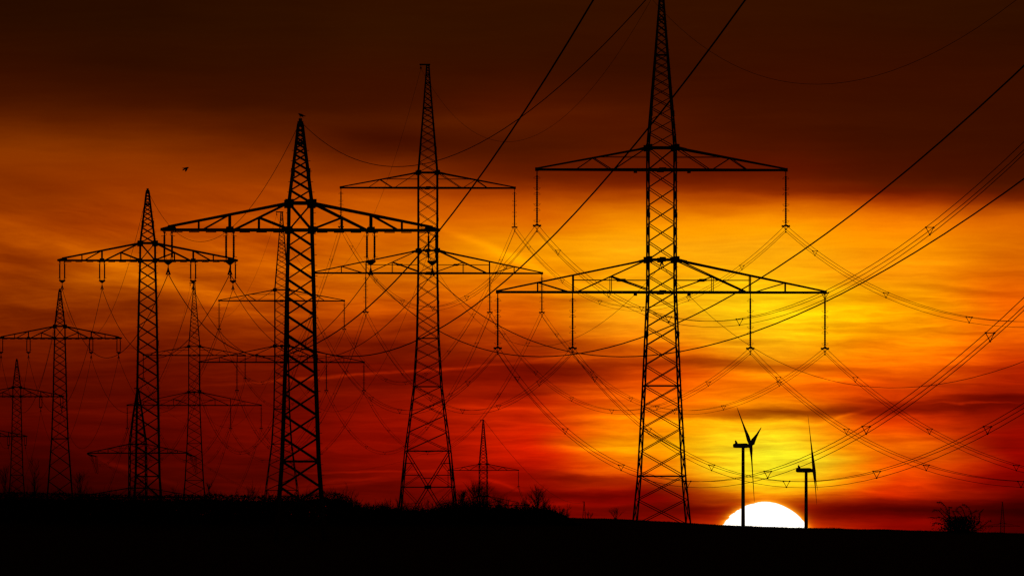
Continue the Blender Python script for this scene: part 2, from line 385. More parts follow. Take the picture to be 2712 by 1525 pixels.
def tall_arms(root, ws, off, cfg):
    bw, cw, dw = .22, .15, .085
    for z, rise, L, low in ((0, 3.1, 15.65, True), (11.66, 2.1, 11.9, False)):
        hb, ht, beam, top = arm_points(ws, z, rise, L)
        b = MB()
        for sg in (-1, 1):
            for sy in (-1, 1):
                B = lambda x, dz=0: beam(sg*x, sy)+Vector((0, 0, dz))
                T = lambda x: top(sg*x, sy)
                b.bar(B(hb), B(L), bw); b.bar(T(ht), T(L), cw)
                if low:
                    b.bar(T(11.84), B(11.84), dw); b.bar(T(8.46), B(8.46), dw*1.2)
                    b.bar(T(11.84), B(8.8), dw*1.2)
                    c0 = T(ht+.1); c1 = B(8.15); b.bar(c0, c1, dw*1.4)
                    t = (8.15-4.86)/(8.15-ht-.1); m = c1+(c0-c1)*t
                    b.bar(m, Vector((m.x, m.y, z)), dw*.8)
                    e = Vector((sg*hb, sy*hb, z+.25)); b.bar(m, e, dw*1.3)
                    hz = z+1.15; b.bar(Vector((sg*8.46, B(8.46).y, hz)), Vector((sg*hb, sy*hb, hz)), dw*.6)
                    q = m+(e-m)*((m.z-hz)/(m.z-e.z)); b.box(q, .7, .05, .22)
                else:
                    b.bar(T(6.55), B(8.2), dw); b.bar(T(6.55), B(4.8), dw); b.bar(T(ht+.15), B(4.6), dw)
                    xx = ht+(L-ht)*(rise-1.22)/(rise-.12); b.bar(T(xx), Vector((sg*ht, sy*ht, z+1.22)), dw*.6)
                gusset(b, sg*ht, sy*(ht+.09), z+rise, .62)
            b.box((sg*L, 0, z+.03), .34, .36, .34)
            b.plate([(sg*ht, z+rise+.14), (sg*(ht+1.0), z+rise-.10), (sg*(ht+1.15), z+rise-.30), (sg*ht, z+rise-.30)], -(ht+.13), .05)
        for sy in (-1, 1):                              # ties through the body
            b.bar((-hb, sy*hb, z), (hb, sy*hb, z), bw*1.05); b.bar((-ht-.3, sy*ht, z+rise), (ht+.3, sy*ht, z+rise), .2, .36 if low else .2)
            b.box((0, sy*(hb+.12), z), .68, .05, .36)
            if low: b.box((0, sy*(ht+.17), z+rise), .6, .05, .46)
        b.build('crossarm', STEEL, root, off)
        hang = (-L, -8.5, 8.5, L) if low else (-L, L)
        if cfg.get('strings', True):
            for x in hang: long_string(root, x, z, off)
        if cfg.get('plates'):
            for x, t in ((-2.62, '051'), (2.50, '052')): number_plate(root, x, z, t, off, hb)
    b = MB()
    b.box((-.4, 0, 28.52), 1.45, .34, .2)
    b.bar((-.95, 0, 28.45), (-.95, 0, 28.15), .07); b.plate([(-1.02, 28.2), (-.88, 28.2), (-.8, 27.95), (-1.1, 27.95)], 0, .1)
    b.build('peak_bracket', STEEL, root, off)
    b = MB(); b.plate([(-.06, 2.95), (.06, 2.95), (.22, 2.55), (.1, 2.55), (0, 2.7), (-.1, 2.55), (-.22, 2.55)], -.3, .08)
    b.build('cable_clamp', STEEL, root, off)

def lathe_pts(x, y, prof, n=8):
    return [(x, y, z) for z, r in prof], [r for z, r in prof]

def long_string(root, x, z, off):
    b = MB(); pr = [(z-.1, .05), (z-.55, .05)]
    for k in range(3):
        z0 = z-.55-k*1.53; pr += [(z0-.02, .075)]
        for i in range(1, 15):
            pr.append((z0-.02-i*.1, .098 if i % 2 else .07))
        pr += [(z0-1.47, .075), (z0-1.50, .045)]
    pr += [(z-5.2, .04)]
    p, r = lathe_pts(x, 0, pr); b.tube(p, r, 8); h = b
    for zz, kinds in ((z-.68, 'u'), (z-2.05, 'du'), (z-3.58, 'du'), (z-5.0, 'd')):
        for kd in kinds:
            sg = 1 if kd == 'u' else -1; z1 = zz-(.16*sg if len(kinds) > 1 else 0)
            for sx in (-1, 1):
                h.tube([(x, 0, z1+.02*sg), (x+sx*.16, 0, z1+.02*sg), (x+sx*.33, 0, z1-.17*sg), (x+sx*.12, 0, z1-.17*sg)], .02, 4)
    s = b.build('insulator_string', CERAM, root, off)
    yk = MB()
    yk.plate([(x-.40, z-5.42), (x-.40, z-5.24), (x-.2, z-5.26), (x, z-5.1), (x+.2, z-5.26), (x+.40, z-5.24), (x+.40, z-5.42), (x+.2, z-5.45), (x, z-5.33), (x-.2, z-5.45)], 0, .14)
    yk.bar((x-.2, 0, z-5.4), (x, 0, z-5.75), .035); yk.bar((x+.2, 0, z-5.4), (x, 0, z-5.75), .035); yk.bar((x, 0, z-5.3), (x, 0, z-5.95), .05)
    yk.box((x, 0, z-5.9), .14, .3, .12)
    yk.build('yoke_plate', STEEL, s, off)

def number_plate(root, x, z, t, off, hb):
    y = -hb-.16
    b = MB(); b.box((x, y, z-.24), .34, .02, .26); p = b.build('number_plate', RED, root, off)
    cu = bpy.data.curves.new('lettering', 'FONT'); cu.body = t; cu.size = .2; cu.align_x = 'CENTER'; cu.align_y = 'CENTER'; cu.extrude = .004
    tmp = bpy.data.objects.new('lettering_source', cu); COL.objects.link(tmp)
    bpy.context.view_layer.update()
    me = bpy.data.meshes.new_from_object(tmp); bpy.data.objects.remove(tmp)
    me.transform(Matrix.Translation(Vector((x, y-.014, z-.24))-Vector(off)) @ Matrix.Rotation(rad(90), 4, 'X'))
    me.materials.clear(); me.materials.append(LETTER)
    o = bpy.data.objects.new('lettering', me); COL.objects.link(o); o.parent = p

def tall_cfg(kind, **k):
    def w(zb):
        up = [(0, 2.62), (3.2, 2.60), (13.77, 2.60), (22.6, 1.18), (27.1, .50), (28.6, .30)]
        if kind == 'short':
            return [(zb, 4.25+.19*(-17.5-zb)), (-17.5, 4.25), (-8.9, 3.36)]+up
        return [(zb, 6.0+.2*(-24.3-zb)), (-24.3, 6.0), (-15.5, 3.75), (-8.9, 2.95)]+up
    def levels(zb):
        up = [(28.55, True, .9), (27.1, True, .9), (26.0, True, .75), (22.6, True, .60), (13.77, True, .60), (11.66, True, .60), (3.1, True, .62), (0, True, .60)]
        if kind == 'short': return up+[(-8.9, True, .56), (-17.5, True, .50), (zb, False, None)]
        return up+[(-8.9, True, .56), (-15.5, True, .44), (-24.3, True, 'K'), (min(zb+.5, -33.2), True, None), (zb, False, None)]
    d = dict(w=w, levels=levels, arms=tall_arms, pegs=.10, pegstep=.9, splice=(-4, 7.3, 17))
    d.update(k); return d

def flat_arms(root, ws, off, cfg):                      # single-level pylon of the left-hand line
    L, rise = 8.2, 1.6; bw, cw, dw = .17, .15, .10
    hb, ht, beam, top = arm_points(ws, 0, rise, L)
    b = MB()
    for sg in (-1, 1):
        for sy in (-1, 1):
            B = lambda x: beam(sg*x, sy); T = lambda x: top(sg*x, sy)
            b.bar(B(hb), B(L), bw); b.bar(T(ht), T(L-.35), cw)
            b.bar(T(6.03), B(6.03), dw); b.bar(T(4.19), B(4.19), dw*1.5); b.bar(T(4.19), B(5.82), dw)
            c0, c1 = T(ht+.05), B(3.95); b.bar(c0, c1, dw*1.25)
            t = (3.95-2.46)/(3.95-ht-.05); m = c1+(c0-c1)*t
            b.bar(m, Vector((m.x, m.y, 0)), dw); b.bar(m, Vector((sg*hb, sy*hb, .05)), dw*1.1)
            b.box((sg*4.19, B(4.19).y+sy*.1, .04), .42, .05, .3)
            gusset(b, sg*ht, sy*(ht+.10), rise-.03, .5); gusset(b, sg*hb, sy*(hb+.10), 0, .4)
        b.plate([(sg*(L+.1), .1), (sg*(L-.55), .27), (sg*(L-.75), .27), (sg*(L-.9), -.06), (sg*(L+.1), -.06)], -.16, .06)
        b.plate([(sg*(L+.1), .1), (sg*(L-.55), .27), (sg*(L-.75), .27), (sg*(L-.9), -.06), (sg*(L+.1), -.06)], .16, .06)
        for q in range(7):                              # perforated walkway strip under the beam
            b.box((sg*(1.3+q), 0, -.13), .62, .14, .05)
    for sy in (-1, 1):
        b.bar((-hb, sy*hb, 0), (hb, sy*hb, 0), bw); b.bar((-ht, sy*ht, rise), (ht, sy*ht, rise), .18)
    b.build('crossarm', STEEL, root, off)
    for x in (-7.84, -4.18, 4.18, 7.84):
        for d in (-.225, .225):
            b = MB(); pr = [(-.1, .09), (-.22, .035), (-.34, .035), (-.36, .07)]
            for i in range(22): pr.append((-.42-i*.052, .072 if i % 2 else .048))
            pr += [(-1.6, .06), (-1.66, .03), (-1.82, .03)]
            p, r = lathe_pts(x+d, 0, pr); b.tube(p, r, 8); h = b
            for z0, sg in ((-.34, 1), (-1.62, -1)):
                sd = -1 if d > 0 else 1
                h.tube([(x+d, 0, z0), (x+d-.19*sd, 0, z0-.03*sg)], .018, 4)
                h.tube([(x+d, 0, z0), (x+d+.10*sd, 0, z0+.02*sg), (x+d+.11*sd, 0, z0+.10*sg), (x+d+.03*sd, 0, z0+.2*sg)], .016, 4)
            b.build('insulator_string', CERAM, root, off)
        b = MB(); b.plate([(x-.3, -1.8), (x+.3, -1.8), (x+.3, -1.88), (x+.05, -2.08), (x-.05, -2.08), (x-.3, -1.88)], 0, .12)
        b.bar((x, 0, -2.05), (x, 0, -2.32), .05); b.box((x, 0, -2.3), .1, .1, .1)
        b.plate([(x-.04, -2.3), (x+.04, -2.3), (x+.16, -2.66), (x+.06, -2.66), (x, -2.5), (x-.06, -2.66), (x-.16, -2.66)], 0, .12)
        b.build('yoke_plate', STEEL, root, off)
    b = MB(); b.box((0, 0, 6.3), .34, .34, .3); b.box((0, 0, 6.5), .2, .2, .24)
    b.build('peak_cap', STEEL, root, off)

def flat_cfg(hz, **k):
    def w(zb):
        return [(zb, 2.18+.15*(-hz-zb)), (-hz, 2.18), (-7.6, 1.76), (-4, 1.62), (0, 1.38), (1.6, 1.36), (5.16, .50), (6.15, .28), (6.45, .16)]
    def levels(zb):
        return [(6.3, False, .8), (5.16, True, .66), (1.6, True, .95), (0, True, .66), (-hz, True, .72), (zb, False, None)]
    d = dict(w=w, levels=levels, arms=flat_arms, pegs=.13, pegstep=.62, splice=(-7.6, 3.4)); d.update(k); return d

def strain_arms(root, ws, off, cfg):                    # tension pylon where the right-hand line turns
    bw, cw, dw = .3, .2, .11
    for z, rise, L in ((0, 2.6, 17.5), (12.2, 2.5, 13.7)):
        hb, ht, beam, top = arm_points(ws, z, rise, L)
        b = MB()
        for sg in (-1, 1):
            for sy in (-1, 1):
                B = lambda x: beam(sg*x, sy); T = lambda x: top(sg*x, sy)
                b.bar(B(hb), B(L), bw); b.bar(T(ht), T(L), cw)
                for fr in (.35, .6, .8): b.bar(T(L*fr), B(L*fr), dw)
                b.bar(T(L*.6), B(L*.35), dw); b.bar(T(ht+.2), B(L*.33), dw); b.bar(T(L*.8), B(L*.6), dw)
                xx = L*.6; b.bar(T(xx), Vector((sg*ht, sy*ht, T(xx).z)), dw*.7)
            b.box((sg*L, 0, z-.1), .7, .7, .5)
        for sy in (-1, 1):
            b.bar((-hb, sy*hb, z), (hb, sy*hb, z), bw); b.bar((-ht, sy*ht, z+rise), (ht, sy*ht, z+rise), .35)
        b.build('crossarm', STEEL, root, off)
        for x in ((-L, -L*.55, L*.55, L) if z == 0 else (-L, L)):
            for dirv in (Vector((.31, -1, -.14)), Vector((.42, 1, -.16))):
                b = MB(); d = dirv.normalized(); p0 = Vector((x, d.y*.2, z-.25))
                for sx in (-.25, .25):
                    q = p0+Vector((sx, 0, 0)); pts = [q+d*t for t in (0, .6, .62, 2.2, 2.3, 3.9, 4.0, 4.6)]
                    b.tube(pts, [.04, .05, .11, .11, .11, .11, .06, .05], 6)
                b.bar(p0+d*4.6+Vector((-.35, 0, 0)), p0+d*4.6+Vector((.35, 0, 0)), .2)
                b.build('insulator_string', CERAM, root, off)
            b = MB(); e0 = Vector((x, 0, z-.25))+Vector((.31, -1, -.14)).normalized()*4.7; e1 = Vector((x, 0, z-.25))+Vector((.42, 1, -.16)).normalized()*4.7
            for dx, dd in ((-.25, 0), (.25, .2), (0, -.5)):
                pts = []
                for i in range(13):
                    t = i/12; p = e0.lerp(e1, t); p.z -= (4.6+dd)*4*t*(1-t); p.x += dx+math.sin(math.pi*t)*.8; pts.append(p)
                b.tube(pts, .045, 5)
            b.build('jumper_loop', WIRE, root, off)
    b = MB(); b.box((-.4, 0, 30.0), 1.4, .4, .25); b.build('peak_bracket', STEEL, root, off)

def strain_cfg():
    def w(zb): return [(zb, 5.3), (0, 4.7), (14.7, 4.5), (22.5, 2.6), (29.9, .4)]
    def levels(zb): return [(29.9, True, .75), (22.5, True, .55), (14.7, True, .5), (12.2, True, .5), (2.6, True, .5), (0, True, .5), (zb, False, None)]
    return dict(w=w, levels=levels, arms=strain_arms)

def P3(c, r, Y): return px(c, r, Y)
A = [Vector((10.86, 211.7, 16.69+EYE)), P3(795.5,609.5,560), P3(391,690,867), P3(158.5,895.5,1260), P3(44.5,1049.5,1650), P3(-29,1155,2040)]
B = [Vector((45.13, 417.2, 23.12+EYE)), P3(1752,774,900), P3(1133,723.5,1292), P3(746,959,1794), P3(514.5,1073,2206), P3(365,1316.5,2600)]
C = [P3(1280,1337,3160), P3(1547,1437,6500), P3(2655,1437,6550)]
ga, gb = 'single crossarm pylons of the left line', 'double crossarm pylons of the right line'
alabel = ['single-arm lattice pylon with a bird on its tip, nearest of its line', 'single-arm lattice pylon left of the bird-topped one, second of its line',
          'third smaller single-arm lattice pylon, its arm reaching the left edge', 'small single-arm lattice pylon nearest the left edge with its tip in view',
          'far pylon whose right arm end alone pokes in at the left edge']
for i in range(1, 6):
    make_pylon('lattice_pylon', A[i], YAW, flat_cfg((0, 13.7, 19.8, 13.4, 13.7, 13.7)[i]), alabel[i-1], ga, .155, .08)
blabel = ['tallest double-arm lattice pylon, its top cut off by the frame', 'double-arm lattice pylon with large crossed panel at its foot, left of the tallest',
          'double-arm lattice pylon standing behind the bird-topped pylon', 'slim double-arm lattice pylon between the two nearest single-arm pylons']
for i in range(1, 5):
    make_pylon('lattice_pylon', B[i], YAW, tall_cfg('short' if i in (1, 4) else 'tall', plates=(i == 1)), blabel[i-1], gb, .15, .075)
make_pylon('strain_pylon', B[5], rad(-3), strain_cfg(), 'broad strain pylon with drooping jumper loops behind the second single-arm pylon', None, .3, .12)
clabel = ['small hazy lattice pylon rising from the bare shrubs right of the second double-arm pylon', 'tiny far pylon top just left of the tallest pylon foot', 'tiny far pylon right of the windblown bush at the right edge']
for i in range(3):
    make_pylon('distant_pylon', C[i], rad(8) if i == 0 else 0, tall_cfg('short', strings=(i == 0)), clabel[i], 'pylons on the far plain', .17 if i == 0 else .3, .085 if i == 0 else .1)

# ------------------------------------------------------------------ cables
def local(at, yaw, dx, dz):
    return at+Vector((math.cos(yaw)*dx, math.sin(yaw)*dx, dz))
def sagpts(p, q, s, n=44):
    return [p.lerp(q, i/n)-Vector((0, 0, 4*s*(i/n)*(1-i/n))) for i in range(n+1)]
def single(p, q, s, r, name, label, cat, group):
    b = MB(); b.tube(sagpts(p, q, s), r, 5)
    return tag(b.build(name, WIRE, None, p), label, cat, group)
def bundle(p, q, s, label, r=.02, first=29.0, gap=63.5, dens=True):
    root = empty('conductor_bundle', p, 0, label, 'power line', 'triple cable bundles of the right line')
    d = (q-p); side = Vector((d.y, -d.x, 0)).normalized(); ln = d.length
    offs = [side*-.23, side*.23, Vector((0, 0, -.43))]
    for o in offs:
        b = MB(); b.tube([x+o+Vector((0, 0, .18)) for x in sagpts(p, q, s)], r, 4); b.build('cable', WIRE, root, p)
    t = first
    while t < ln-15:
        u = t/ln; c = p.lerp(q, u)-Vector((0, 0, 4*s*u*(1-u)))+Vector((0, 0, .18)); b = MB()
        pts = [c+o for o in offs]
        for i, j in ((0, 1), (1, 2), (2, 0)): b.bar(pts[i], pts[j], .04)
        for o in pts: b.box(o, .1, .14, .1)
        b.build('spacer', STEEL, root, p); t += gap
    return root
c0 = 5.95e-5
pa = ['behind', 'bird-topped pylon', 'second single-arm pylon', 'third single-arm pylon', 'small left-edge pylon', 'far left pylon']
arm4 = [(-7.84, 'left end'), (-4.18, 'left inner'), (4.18, 'right inner'), (7.84, 'right end')]
for i in range(5):
    L2 = (A[i+1]-A[i]).length**2
    for dx, nm in arm4:
        lab = f'single cable from {nm} insulators of {pa[i+1]} ' + ('towards the viewer' if i == 0 else f'to {pa[i]}')
        single(local(A[i+1], YAW, dx, -2.6), local(A[i], YAW, dx, -2.6), c0*L2, .023, 'power_cable', lab, 'power line', 'single cables of the left line')
    if i < 4:
        lab = f'thin earth wire from the tip of {pa[i+1]} ' + ('towards the viewer' if i == 0 else f'to {pa[i]}')
        single(local(A[i+1], YAW, 0, 6.45), local(A[i], YAW, 0, 6.45), 6.2e-5*L2, .017, 'earth_wire', lab, 'earth wire', 'earth wires of the left line')
pb = ['behind', 'tallest pylon', 'second double-arm pylon', 'third double-arm pylon', 'slim double-arm pylon', 'strain pylon']
arm6 = [(-11.9, 6.06, 'upper left arm'), (11.9, 6.06, 'upper right arm'), (-15.65, -5.6, 'lower left end'), (-8.5, -5.6, 'lower left inner'), (8.5, -5.6, 'lower right inner'), (15.65, -5.6, 'lower right end')]
for i in range(4):
    n, f = B[i], B[i+1]; L2 = (f-n).length**2
    for dx, dz, nm in arm6:
        lab = f'cable bundle from {nm} of {pb[i+1]} ' + ('off to the right' if i == 0 else f'to {pb[i]}')
        bundle(local(f, YAW, dx, dz), local(n, YAW, dx, dz), c0*L2, lab)
    lab = f'thin earth wire from the peak of {pb[i+1]} ' + ('off to the right' if i == 0 else f'to {pb[i]}')
    single(local(f, YAW, -.95, 27.95), local(n, YAW, -.95, 27.95), 7.6e-5*L2, .017, 'earth_wire', lab, 'earth wire', 'earth wires of the right line')
    lab = f'thin wire hung inside the mast of {pb[i+1]} ' + ('off to the right' if i == 0 else f'to {pb[i]}')
    single(local(f, YAW, 0, 2.6)-Vector((0, .3, 0)), local(n, YAW, 0, 2.6)-Vector((0, .3, 0)), 6.5e-5*L2, .02, 'signal_wire', lab, 'signal wire', 'signal wires of the right line')
# slim pylon to strain pylon, strain pylon to the small hazy pylon, and on to the far plain
st6 = [(-13.7, 11.9), (13.7, 11.9), (-17.5, -.3), (-9.6, -.3), (9.6, -.3), (17.5, -.3)]
YS = rad(-3)
for (dx, dz, nm), (sx, sz) in zip(arm6, st6):
    n, f = local(B[4], YAW, dx, dz), local(B[5], YS, sx, sz)
    e = f+(n-f).normalized()*4.7-Vector((0, 0, .6))
    bundle(e, n, c0*(n-f).length_squared, f'faint cable bundle from strain pylon to {nm} of slim pylon')
    g = local(C[0], rad(8), dx, dz); e = f+(g-f).normalized()*4.7-Vector((0, 0, .7))
    bundle(g, e, c0*.8*(g-f).length_squared, f'faint cable bundle from {nm} of small hazy pylon to strain pylon')
single(local(B[5], YS, -.9, 29.8), local(B[4], YAW, -.95, 27.95), 7e-5*(B[5]-B[4]).length_squared, .017, 'earth_wire', 'thin earth wire from strain pylon peak to the slim double-arm pylon', 'earth wire', 'earth wires of the right line')
single(local(C[0], rad(8), -.9, 27.95), local(B[5], YS, -.9, 29.8), 6e-5*(C[0]-B[5]).length_squared, .02, 'earth_wire', 'faint earth wire from the small hazy pylon to the strain pylon', 'earth wire', 'earth wires of the right line')
q = C[1]+Vector((0, 0, 27.9)); p = local(C[0], rad(8), .4, 28.2)
single(p, q, 9, .06, 'earth_wire', 'faint earth wire sloping right from the small hazy pylon peak', 'earth wire', 'earth wires of the right line')
g = local(C[0], rad(8), 11.9, 6.06)
bundle(g, C[1]+Vector((-11.9, 0, 6)), 16, 'faint cable bundle sloping right from the hanging string of the small hazy pylon', r=.04, gap=4000)

# ------------------------------------------------------------------ wind turbines
def turbine(hub_c, hub_r, Y, R, psi, tau, angs, label):
    hub = px(hub_c, hub_r, Y); m = K*Y
    zb = ground_z(hub.x, Y)-.5
    n = Vector((math.cos(psi)*math.cos(tau), math.sin(psi)*math.cos(tau), math.sin(tau)))
    zz = Vector((-math.cos(psi)*math.sin(tau), -math.sin(psi)*math.sin(tau), math.cos(tau)))
    tt = Vector((-math.sin(psi), math.cos(psi), 0))
    h = Vector((math.cos(psi), math.sin(psi), 0))
    tw = hub-h*(21*m); tw.z = hub.z
    root = empty('wind_turbine', (tw.x, tw.y, zb), 0, label, 'wind turbine', 'wind turbines in front of the setting sun')
    o = Vector((tw.x, tw.y, zb))
    b = MB(); H = hub.z-zb-1.2
    b.tube([o+Vector((0, 0, H*t)) for t in (0, .02, .2, .4, .6, .8, 1)], [1.75, 1.72, 1.6, 1.46, 1.33, 1.2, 1.1], 20); b.build('tower', WHITE, root, o)
    b = MB(); nb = []
    base = hub-Vector((0, 0, .15))
    prof = [(-48.5, .35), (-47.6, 1.2), (-44, 1.6), (-30, 1.65), (-14, 1.75), (-9, 1.6), (-8, 1.1)]
    b.tube([base+h*(a*m) for a, r in prof], [r for a, r in prof], 14)
    nac = b.build('nacelle', WHITE, root, o, smooth=False)
    b = MB(); f0 = base+h*(-39*m)+Vector((0, 0, 1.2))
    b.tube([f0, f0+Vector((0, 0, .9))-h*.2, f0+Vector((0, 0, 2.2))-h*.7, f0+Vector((0, 0, 2.6))-h*.9], [1.0, .9, .55, .2], 8); b.build('cooler_fin', WHITE, nac, o)
    b = MB(); prof = [(-8.5, 1.1), (-6, 1.5), (-1, 1.5), (2.5, 1.05), (4.6, .3)]
    b.tube([base+n*(a*m) for a, r in prof], [r for a, r in prof], 14); b.build('hub', WHITE, root, o)
    for a in angs:
        a = rad(a); d = zz*math.cos(a)+tt*math.sin(a); e = n.cross(d).normalized()
        secs = [(.0, .9, .9, 0), (.03, .9, .9, 0), (.09, 1.0, .7, 20), (.2, 1.65, .42, 52), (.35, 1.3, .32, 60), (.55, .9, .22, 66), (.75, .62, .15, 70), (.92, .4, .1, 72), (1, .12, .05, 74)]
        b = MB(); vs = []
        for t, c, th, tw_ in secs:
            q = hub+d*(R*m*t); ca, sa = math.cos(rad(tw_+18)), math.sin(rad(tw_+18))
            cd_ = n*ca+e*sa; nd = d.cross(cd_).normalized()
            for k in range(8):
                an = 2*math.pi*k/8; vs.append(q+cd_*(math.cos(an)*c*1.35)+nd*(math.sin(an)*th*1.3))
        fs = [(i*8+k, i*8+(k+1) % 8, (i+1)*8+(k+1) % 8, (i+1)*8+k) for i in range(len(secs)-1) for k in range(8)]
        fs += [tuple(range(7, -1, -1)), tuple(range((len(secs)-1)*8, len(secs)*8))]
        b.add(vs, fs); b.build('blade', WHITE, root, o)
turbine(1988.5, 1179, 6750, 154, rad(11.6), rad(6.6), (47.5, 167.7, 287.7), 'taller wind turbine with three spread blades, in front of the sun')
turbine(2156, 1244, 7000, 148.5, rad(-.4), rad(6.2), (8.2, 128.2, 248.2), 'lower wind turbine with one blade straight up, right of the sun')

# ------------------------------------------------------------------ birds
def bird_body(b, pts, rs, n=8): b.tube(pts, rs, n)
def flying_bird():
    Y = 650; o = px(492, 447, Y); m = K*Y; b = MB()
    Q = lambda x, z, y=0: o+Vector((x*m, y*m, z*m))
    b.tube([Q(-9, 1.5), Q(-7, 1.2), Q(-3, 1), Q(1, 1.5), Q(4.5, 2.3), Q(6.2, 3), Q(8.5, 3.1)], [m*.6, m*1.0, m*1.7, m*2.2, m*1.9, m*1.5, m*.25], 8)
    def wing(pts, ch):
        vs = []
        for (x, z, y), c in zip(pts, ch):
            vs += [Q(x-c/2, z-.25, y), Q(x+c/2, z-.25, y), Q(x+c/2, z+.25, y), Q(x-c/2, z+.25, y)]
        k = len(pts); fs = [(i*4+j, i*4+(j+1) % 4, (i+1)*4+(j+1) % 4, (i+1)*4+j) for i in range(k-1) for j in range(4)]+[(3, 2, 1, 0), (k*4-4, k*4-3, k*4-2, k*4-1)]
        b.add(vs, fs)
    wing([(2, 1.5, -1), (2.2, -1.5, -5), (0.8, -5, -9), (-.5, -8, -12)], [6, 5.5, 5, 2.5])
    wing([(1, 1.5, 1), (-2, 0, 6), (-5.5, -2, 11), (-9, -4.2, 15)], [6, 5.5, 5, 2])
    tag(b.build('bird', FEATH, None, o), 'dark bird in flight with wings pressed down, alone in the left sky', 'bird')
def perched_bird():
    Y = 560; m = K*Y; o = px(795.5, 315, Y); b = MB()
    Q = lambda x, z, y=0: o+Vector((x*m, y*m, z*m))
    b.tube([Q(-6.3, 14), Q(-4.6, 13.4), Q(-3, 12.6), Q(-.5, 10.5), Q(3, 9.6), Q(6.5, 8.8), Q(10, 7.6), Q(14.2, 6.6)], [m*.15, m*.9, m*1.9, m*3.2, m*3.4, m*2.0, m*1.2, m*.5], 8)
    b.tube([Q(-1.2, 8), Q(-1.2, 2)], m*.5, 5); b.tube([Q(1.2, 8), Q(1.2, 2)], m*.5, 5)
    b.tube([Q(3, 8), Q(6, 5.6), Q(8.5, 3.2)], [m*1.6, m*1.1, m*.3], 6)
    tag(b.build('bird', FEATH, None, o), 'dark bird perched on the tip of the nearest single-arm pylon', 'bird')
flying_bird(); perched_bird()

# ------------------------------------------------------------------ shrubs and trees
def twigs(b, rnd, p, d, ln, r, lev, spread, droop=0, kids=(3, 5)):
    pts = [p.copy()]; dd = d.copy(); n = 3
    for i in range(n):
        dd = (dd+Vector((rnd.gauss(0, .16), rnd.gauss(0, .16), rnd.gauss(.03, .10)-droop))).normalized(); pts.append(pts[-1]+dd*(ln/n))
    b.tube(pts, [r, r*.8, r*.6, r*.35], 3, cap=False)
    if lev <= 0: return
    for k in range(rnd.randint(*kids)):
        t = rnd.uniform(.25, 1); i = min(n-1, int(t*n)); q = pts[i].lerp(pts[i+1], t*n-i)
        nd = (dd+Vector((rnd.uniform(-1, 1), rnd.uniform(-1, 1), rnd.uniform(-.2, .7)))*spread).normalized()
        twigs(b, rnd, q, nd, ln*rnd.uniform(.45, .75), r*.55, lev-1, spread, droop, kids)

TOPS = [(-60,1302),(60,1299),(200,1303),(400,1308),(560,1305),(690,1309),(800,1308),(860,1297),(905,1300),(945,1318),(970,1331),(1030,1328),(1080,1336),(1140,1332),(1170,1324),(1220,1318),(1262,1310),(1300,1320),(1340,1324),(1385,1326),(1440,1322),(1475,1332),(1500,1350),(1530,1366)]
def hedge():
    rnd = random.Random(11); c = -40; n = 0
    while c < 1515:
        Y = rnd.uniform(760, 880); top = lerp(TOPS, c)+rnd.uniform(-5, 7); base = px(c, 0, Y); base.z = ground_z(base.x, Y)-.05
        H = px(c, top, Y).z-base.z
        b = MB(); tr = MB(); ns = rnd.randint(5, 8)
        for k in range(ns):
            d = Vector((rnd.gauss(0, .28), rnd.gauss(0, .28), 1)).normalized()
            p0 = base.copy()
            tr.tube([p0, p0+d*H*.22], [.04, .03], 5)
            twigs(b, rnd, p0+d*H*.2, d, H*rnd.uniform(.42, .62), .03, 3, .62, 0, (3, 4))
        root = empty('bare_shrub', base, rnd.uniform(0, .1), 'dark leafless shrub in the long hedge along the horizon', 'shrub', 'leafless shrubs of the hedge below the pylons')
        root.rotation_euler.z = 0
        tr.box(base, .2, .2, .14); tr.build('stem', BARK, root, base); b.build('crown', BARK, root, base)
        c += rnd.uniform(16, 25) if c < 1150 else rnd.uniform(12, 20); n += 1
    # undergrowth that closes the hedge near the ground
    b = MB()
    for i in range(46000):
        c = rnd.uniform(-80, 1540); Y = rnd.uniform(770, 890)
        x = (c-CX)*K*Y; z0 = ground_z(x, Y)
        t = lerp(TOPS, c)
        t += lerp([(860, 3), (960, 11), (1150, 16), (1500, 22)], c)+lerp([(800, 4), (1000, 11), (1500, 14)], c)*noise.noise(Vector((c*.045, Y*.1, 2)))
        zt = px(c, t, Y).z; u = rnd.random()**(.9); z = z0+(zt-z0)*u
        if zt < z0+.05: continue
        s = rnd.uniform(.04, .11)+(.13 if u < .75 else .02); a = rnd.uniform(0, 3.14); d1 = Vector((math.cos(a), math.sin(a), rnd.uniform(-.7, .7)))*s; d2 = Vector((rnd.uniform(-1, 1), rnd.uniform(-1, 1), rnd.uniform(.2, 1)))*s*.8
        p = Vector((x, Y, z)); b.add([p-d1, p+d2*.6, p+d1, p-d2*.6], [(0, 1, 2, 3)])
    tag(b.build('undergrowth', LEAF), 'dense dark undergrowth at the foot of the hedge', kind='stuff')
hedge()

